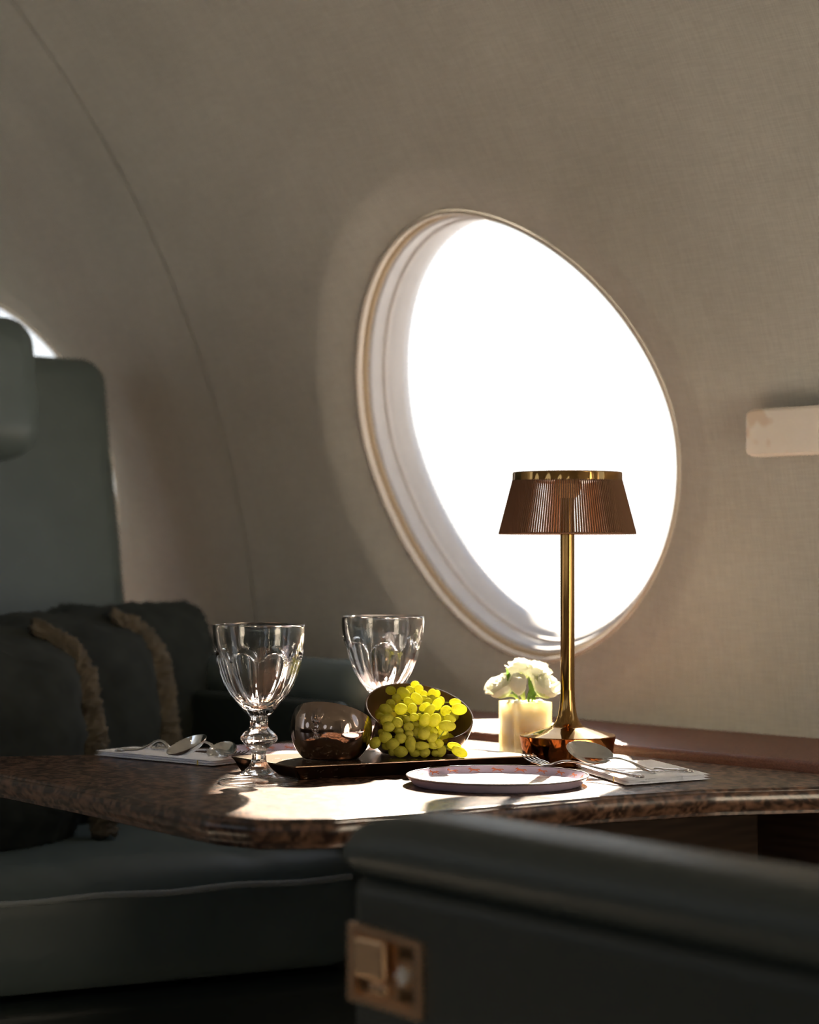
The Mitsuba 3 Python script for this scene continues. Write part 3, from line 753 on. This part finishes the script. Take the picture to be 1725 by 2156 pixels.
bloom(1097, 1411, 2.135, .0098, .0215, (-.12, .1, 1), full, 'white open flower at the top of the bouquet, left of its twin', 23)
bloom(1130, 1416, 2.130, .0090, .0210, (.25, -.15, .95), full, 'white open flower at the top of the bouquet nearest the lamp pole', 24)
bloom(1148, 1447, 2.118, .0108, .0230, (.45, -.35, .82), full, 'white many-petalled flower leaning right towards the lamp', 25)
def leaf_mesh(p0, p1, w, bend, side):
    u = np.linspace(0, 1, 12); p0, p1 = np.array(p0), np.array(p1); side = np.asarray(side, float)
    nrm = np.cross(p1 - p0, side); nrm /= np.linalg.norm(nrm)
    rows = []
    for a in u:
        c = p0 + (p1 - p0) * a + nrm * bend * math.sin(a * math.pi)
        ww = w * math.sin(math.pi * min(1, a * .9 + .1)) ** .8 * (1 - a ** 6)
        rows.append([c - side * ww + nrm * ww * .35, c - side * ww * .5 + nrm * ww * .08, c, c + side * ww * .5 + nrm * ww * .08, c + side * ww + nrm * ww * .35])
    return grid(np.array(rows))
def wp(px, py, Y): return ((px - 862.5) * Y / 4500, Y, .204 - (py - 1155) * Y / 4500)
for (a, b, w, bend, side, lab) in [((1088, 1468, 2.112), (1066, 1401, 2.112), .0034, .002, (.8, .2, -.2), 'dark green leaf rising at the left of the bouquet'),
                                   ((1126, 1474, 2.112), (1112, 1420, 2.112), .0026, -.002, (.9, -.2, 0), 'dark green leaf between the two right flowers'),
                                   ((1112, 1478, 2.108), (1116, 1448, 2.104), .0022, .001, (.9, -.3, 0), 'short green leaf at the middle of the vase mouth'),
                                   ((1120, 1478, 2.110), (1130, 1456, 2.106), .0020, .001, (.9, .3, 0), 'short green leaf right of the middle of the vase mouth')]:
    obj('leaf', leaf_mesh(wp(*a), wp(*b), w, bend, np.array(side) / np.linalg.norm(side)), 'leaf_green', None, label=lab, cat='leaf', smooth=True)

# ---------------------------------------------------------------- plates
def fox_poly():
    pts = [(-1.0, .10), (-.80, .22), (-.55, .26), (-.30, .20), (.10, .22), (.40, .30), (.55, .42), (.60, .62), (.68, .46), (.80, .44), (1.0, .28), (.98, .22), (.78, .22), (.62, .12), (.70, -.05), (.95, -.22), (.92, -.30), (.62, -.16),
           (.45, .00), (.20, .02), (-.10, .00), (-.25, -.10), (-.50, -.22), (-.72, -.34), (-.76, -.28), (-.55, -.12), (-.48, .06), (-.75, .10), (-.98, .03)]
    return Polygon(pts).buffer(.02)
FOX = fox_poly()
def plate(x, y, Rr, label, rot, nfox):
    k = thing('plate', label, 'plate', None)
    c = (x, y, 0.0003); r0 = Rr - .0070
    obj('outside', lathe([(0, .0010), (r0 - .004, .0010), (r0 - .003, 0), (r0 - .001, 0), (r0 + .0005, .0008), (Rr - .0018, .0058), (Rr - .0006, .0078)], 128, c), 'porcelain', k, smooth=35)
    obj('rim', lathe([(Rr - .0007, .0070), (Rr, .0074), (Rr + .0001, .0084), (Rr - .0006, .0089), (Rr - .0014, .0088), (Rr - .0018, .0082)], 128, c), 'porcelain_rim', k, smooth=50, label='dark rim line')
    ins = lathe([(r0 - .0050, .0020), (r0 - .0022, .0021), (r0 - .0005, .0026), (Rr - .0030, .0068), (Rr - .0016, .0084)], 128, c); ins.invert()
    obj('wall', ins, 'porcelain', k, smooth=45)
    obj('well', lathe([(.0001, .0019), (r0 * .5, .0019), (r0 - .0049, .0020)][::-1], 128, c), 'porcelain_well', k, smooth=45, label='white centre with a reddish pattern')
    v, f = trimesh.creation.triangulate_polygon(FOX, engine='earcut')
    sc_ = .0058
    for i in range(nfox):
        t0 = rot + i / nfox * 2 * np.pi
        sgn = 1 if (i % nfox) < nfox / 2 else -1
        u = v[:, 0] * sc_ * sgn; w = v[:, 1] * sc_ * .75
        h = .0045 + w
        rr = np.interp(h, [.0026, .0068], [r0 - .0005, Rr - .0030]) - .00025
        a = t0 + u / Rr
        P = np.stack([x + rr * np.cos(a), y + rr * np.sin(a), h * 1.0 + .0004], 1)
        m = trimesh.Trimesh(P, f, process=False)
        cen = P.mean(0) - np.array([x, y, P[:, 2].mean()])
        if (m.face_normals @ cen).mean() > 0: m.invert()
        obj('motif', m, 'motif_red', k, smooth=False)
    return k
plate(.0761, 1.852, .0792, 'lilac plate with running red animals on its rim, at the front of the table', .10, 22)
plate(-.127, 2.083, .0620, 'lilac plate behind the left goblet at the back of the table', .05, 18)

# ---------------------------------------------------------------- napkins
def napkin(A, B, Cc, Dd, n, label, thread):
    k = thing('napkin', label, 'napkin', None)
    A, B, Cc, Dd = (np.array(p, float) for p in (A, B, Cc, Dd))
    z = 0.0003
    for i in range(n):
        h = .0021
        a, b = np.meshgrid(np.linspace(0, 1, 24), np.linspace(0, 1, 12), indexing='ij')
        sh_ = .0022 * (i % 2) + .0007 * i
        A2 = A + (B - A) / np.linalg.norm(B - A) * sh_; D2 = Dd + (B - A) / np.linalg.norm(B - A) * sh_ * .6
        P2 = (A2 * (1 - a[..., None]) + B * a[..., None]) * (1 - b[..., None]) + (D2 * (1 - a[..., None]) + Cc * a[..., None]) * b[..., None]
        edge = np.minimum(np.minimum(a, 1 - a) * 24, np.minimum(b, 1 - b) * 12); rnd = np.clip(edge, 0, 1) ** .5
        wob = .0009 * (meshkit.noise(np.concatenate([P2 * 40, np.zeros(P2.shape[:2] + (1,))], -1), i) - .3) * (i > 0) * 0
        up = np.concatenate([P2, (z + h * .45 + h * .5 * rnd + wob)[..., None]], -1); lo = np.concatenate([P2, (z + h * .45 - h * .45 * rnd + wob)[..., None]], -1)
        mu, ml = grid(up), grid(lo)
        if mu.face_normals[:, 2].mean() < 0: mu.invert()
        if ml.face_normals[:, 2].mean() > 0: ml.invert()
        m = trimesh.util.concatenate([mu, ml]); m.merge_vertices(digits_vertex=6)
        obj('fold', m, 'napkin_cloth', k, smooth=60)
        z += h
    if thread is not None:
        t, fr_ = thread
        p = A + (B - A) * t if fr_ == 0 else A + (Dd - A) * t
        d = (B - A) if fr_ == 0 else (Dd - A); d = np.append(d / np.linalg.norm(d), 0); o = np.cross(d, Z)
        if o @ [0, -1, 0] < 0: o = -o
        obj('thread', place(trimesh.creation.box([.0009, .0006, .0044]), d, o, Z, (p[0] + o[0] * .0003, p[1] + o[1] * .0003, .0027)), 'yellow_thread', k, label='yellow stitch on the folded edge')
    return z
nz1 = napkin((.1855, 1.836), (.265, 1.885), (.2275, 2.016), (.152, 1.970), 3, 'folded white napkin at the right, under a fork, a knife and a spoon', (.22, 1))
nz2 = napkin((-.310, 2.105), (-.184, 2.000), (-.156, 2.036), (-.278, 2.146), 3, 'folded white napkin at the left, under two spoons and a fork', (.88, 0))

# ---------------------------------------------------------------- cutlery
def handle_end(p, d, side, r):
    """Flattened ornate tip: a lobed leaf with a bead."""
    up = np.cross(side, d)
    m = trimesh.creation.icosphere(3); v = m.vertices
    lob = 1 + .12 * np.cos(6 * np.arctan2(v[:, 1], v[:, 0]))
    m.vertices = v * [r * 1.9, r, r * .38] * np.c_[lob, lob, np.ones(len(v))]
    b = trimesh.creation.torus(r * .62, r * .16, 24, 8); b.vertices = b.vertices * [1.6, 1, 1] + [0, 0, r * .26]
    return [place(m, d, side, up, p), place(b, d, side, up, p)]
def handle(parent, pts, side, w0, w1, mat='silver', end=True, flat=.42):
    p = spline(pts, 36)
    t = np.linspace(0, 1, 36)
    w = w0 + (w1 - w0) * (.5 - .5 * np.cos(np.pi * t)) - .0009 * np.sin(np.pi * t)
    parts = [tube_along(p, w, 12, flat=np.interp(t, [0, .2, .5, 1], [flat * 1.5, flat * 1.4, flat, flat * .8]), side=side)]
    up = np.cross(side, (p[-1] - p[-2]) / np.linalg.norm(p[-1] - p[-2]))
    for sg in (-1, 1):                      # thread lines along both edges
        rail = p + np.asarray(side) * (w * .72)[:, None] * sg + up * (w * flat * .55)[:, None]
        parts.append(tube_along(rail, .00045, 6))
    obj('handle', parts, mat, parent, smooth=45)
    if end:
        d = p[-1] - p[-3]; d /= np.linalg.norm(d)
        sd = np.asarray(side) - d * (np.asarray(side) @ d); sd /= np.linalg.norm(sd)
        obj('ornament', handle_end(p[-1] - d * .001, d, sd, w1 * 1.05), mat, parent, smooth=50)
def unit(v): v = np.asarray(v, float); return v / np.linalg.norm(v)
def spoon(tip, heel, pts, roll, width, depth, label, w=(.0021, .0042)):
    """Bowl from heel to tip; pts: the handle's path from the heel on; roll tips the bowl about its length (degrees)."""
    k = thing('spoon', label, 'spoon')
    tip, heel = np.array(tip), np.array(heel)
    d = unit(tip - heel); sd = unit(np.cross(d, Z)); up = np.cross(sd, d)
    c, s_ = math.cos(math.radians(roll)), math.sin(math.radians(roll))
    sd, up = c * sd + s_ * up, -s_ * sd + c * up
    L = np.linalg.norm(tip - heel)
    nu, nv = 25, 40
    u = np.linspace(0, 1, nu); t = np.arange(nv) / nv * 2 * np.pi
    def shell(off):
        rows = []
        for a in u:
            ex = L * (.5 + .5 * a * np.cos(t)); 
            eg = 1 + .16 * np.cos(t)
            yy = width / 2 * a * np.sin(t) * (1.0 - .12 * np.cos(t))
            zz = -depth * (1 - a ** 2.2) + 0 * t + .0012 * a * np.cos(t) - off * (1 - .5 * a)
            rows.append(heel + ex[:, None] * d + yy[:, None] * sd + zz[:, None] * up)
        return np.stack(rows)
    I, O = shell(0), shell(.0009)
    P = np.concatenate([O[:], (I[-1:] + O[-1:]) / 2 + up * .0003 + 0, I[::-1]])
    m = grid(P, wrap_v=True); m.merge_vertices(digits_vertex=7); m.update_faces(m.nondegenerate_faces())
    o = m.triangles_center[: nu * nv // 2]; 
    trimesh.repair.fix_normals(m)
    obj('bowl', m, 'silver', k, smooth=45)
    side = unit(np.cross(np.array(pts[-1]) - np.array(pts[0]), Z))
    handle(k, [heel + d * .002 - up * .0005] + list(pts), side, *w)
    return k
def fork(tips, root, pts, lat, label):
    k = thing('fork', label, 'fork')
    tips, root = np.array(tips), np.array(root); lat = unit(lat)
    d = unit(tips - root)
    side = unit(lat)
    for j in range(4):
        o = (j - 1.5) * .0043
        b = root + side * o * .85 + d * .006
        p = spline([root + side * o * .62, b, (b + tips + side * o) / 2 - Z * .0016, tips + side * o], 14)
        obj('tine', tube_along(p, np.linspace(.0013, .0006, 14), 8, flat=.8, side=side), 'silver', k, smooth=50)
    nk = np.array(pts[0])
    m = spline([root + d * .002, root * .6 + nk * .4, nk], 12)
    obj('shoulder', tube_along(m, np.interp(np.linspace(0, 1, 12), [0, .25, .6, 1], [.0082, .0086, .0045, .0021]), 16, flat=np.interp(np.linspace(0, 1, 12), [0, .6, 1], [.13, .25, .6]), side=side), 'silver', k, smooth=45)
    handle(k, pts, unit(np.cross(np.array(pts[-1]) - np.array(pts[0]), Z)), .0021, .0040)
    return k
# right setting
z0 = nz1 + .0022
fork((.1075, 1.952, .0165), (.1240, 1.932, .0082), [(.1310, 1.924, .0110), (.1420, 1.912, .0142), (.1580, 1.892, .0125), (.1790, 1.861, z0 + .0012), (.1960, 1.838, z0)], (.80, .60, .05), 'silver fork at the right napkin with its tines raised behind the front plate')
spoon((.1430, 1.930, .0275), (.1790, 1.905, .0165), [(.1880, 1.899, .0175), (.1960, 1.894, .0150), (.2080, 1.884, .0095), (.2170, 1.874, z0)], 20, .0330, .0085, 'silver spoon on the right napkin, its bowl open towards the viewer')
kn = thing('knife', 'silver knife lying flat on the right napkin behind the fork', 'knife')
ka, kb = np.array([.1720, 1.905, z0 - .0013]), np.array([.2140, 1.8845, z0 - .0008])
dk = unit(kb - ka); sk = unit(np.cross(dk, Z))
bl = Polygon([(0, -.0005), (.010, -.0048), (.030, -.0062), (.048, -.0050), (.050, .0030), (.004, .0042)]).buffer(.0008)
obj('blade', place(bevel_slab(resample(bl, .0015), [(.0007, 0), (.0001, .0004), (.0001, .0008), (.0007, .0012)]), dk, sk, unit(np.cross(dk, sk)), ka + Z * .0012), 'silver', kn, smooth=40)
handle(kn, [kb + dk * .002 + Z * .0014, kb + dk * .014 + Z * .0016, kb + dk * .030 + Z * .0014], sk, .0028, .0042, flat=.6)
# left setting
z1 = nz2 + .0022
spoon((-.1910, 2.010, .0245), (-.2300, 2.034, .0145), [(-.2340, 2.040, .0195), (-.2400, 2.047, .0205), (-.2530, 2.058, .0130), (-.2680, 2.068, z1 + .001), (-.2790, 2.074, z1)], -28, .0300, .0085, 'silver spoon at the front of the left napkin, its rounded underside showing')
spoon((-.1660, 2.018, .0100), (-.1900, 2.052, .0155), [(-.1960, 2.058, .0180), (-.2100, 2.070, .0150), (-.2350, 2.090, .0090), (-.2560, 2.104, z1)], -30, .0260, .0050, 'silver spoon lying behind the front one on the left napkin')
fork((-.1560, 2.004, .0150), (-.1720, 2.030, .0088), [(-.1800, 2.042, .0120), (-.1900, 2.056, .0110), (-.2200, 2.086, .0082), (-.2480, 2.122, z1)], (.85, .5, 0), 'silver fork on the left napkin with its tines beside the tray corner')
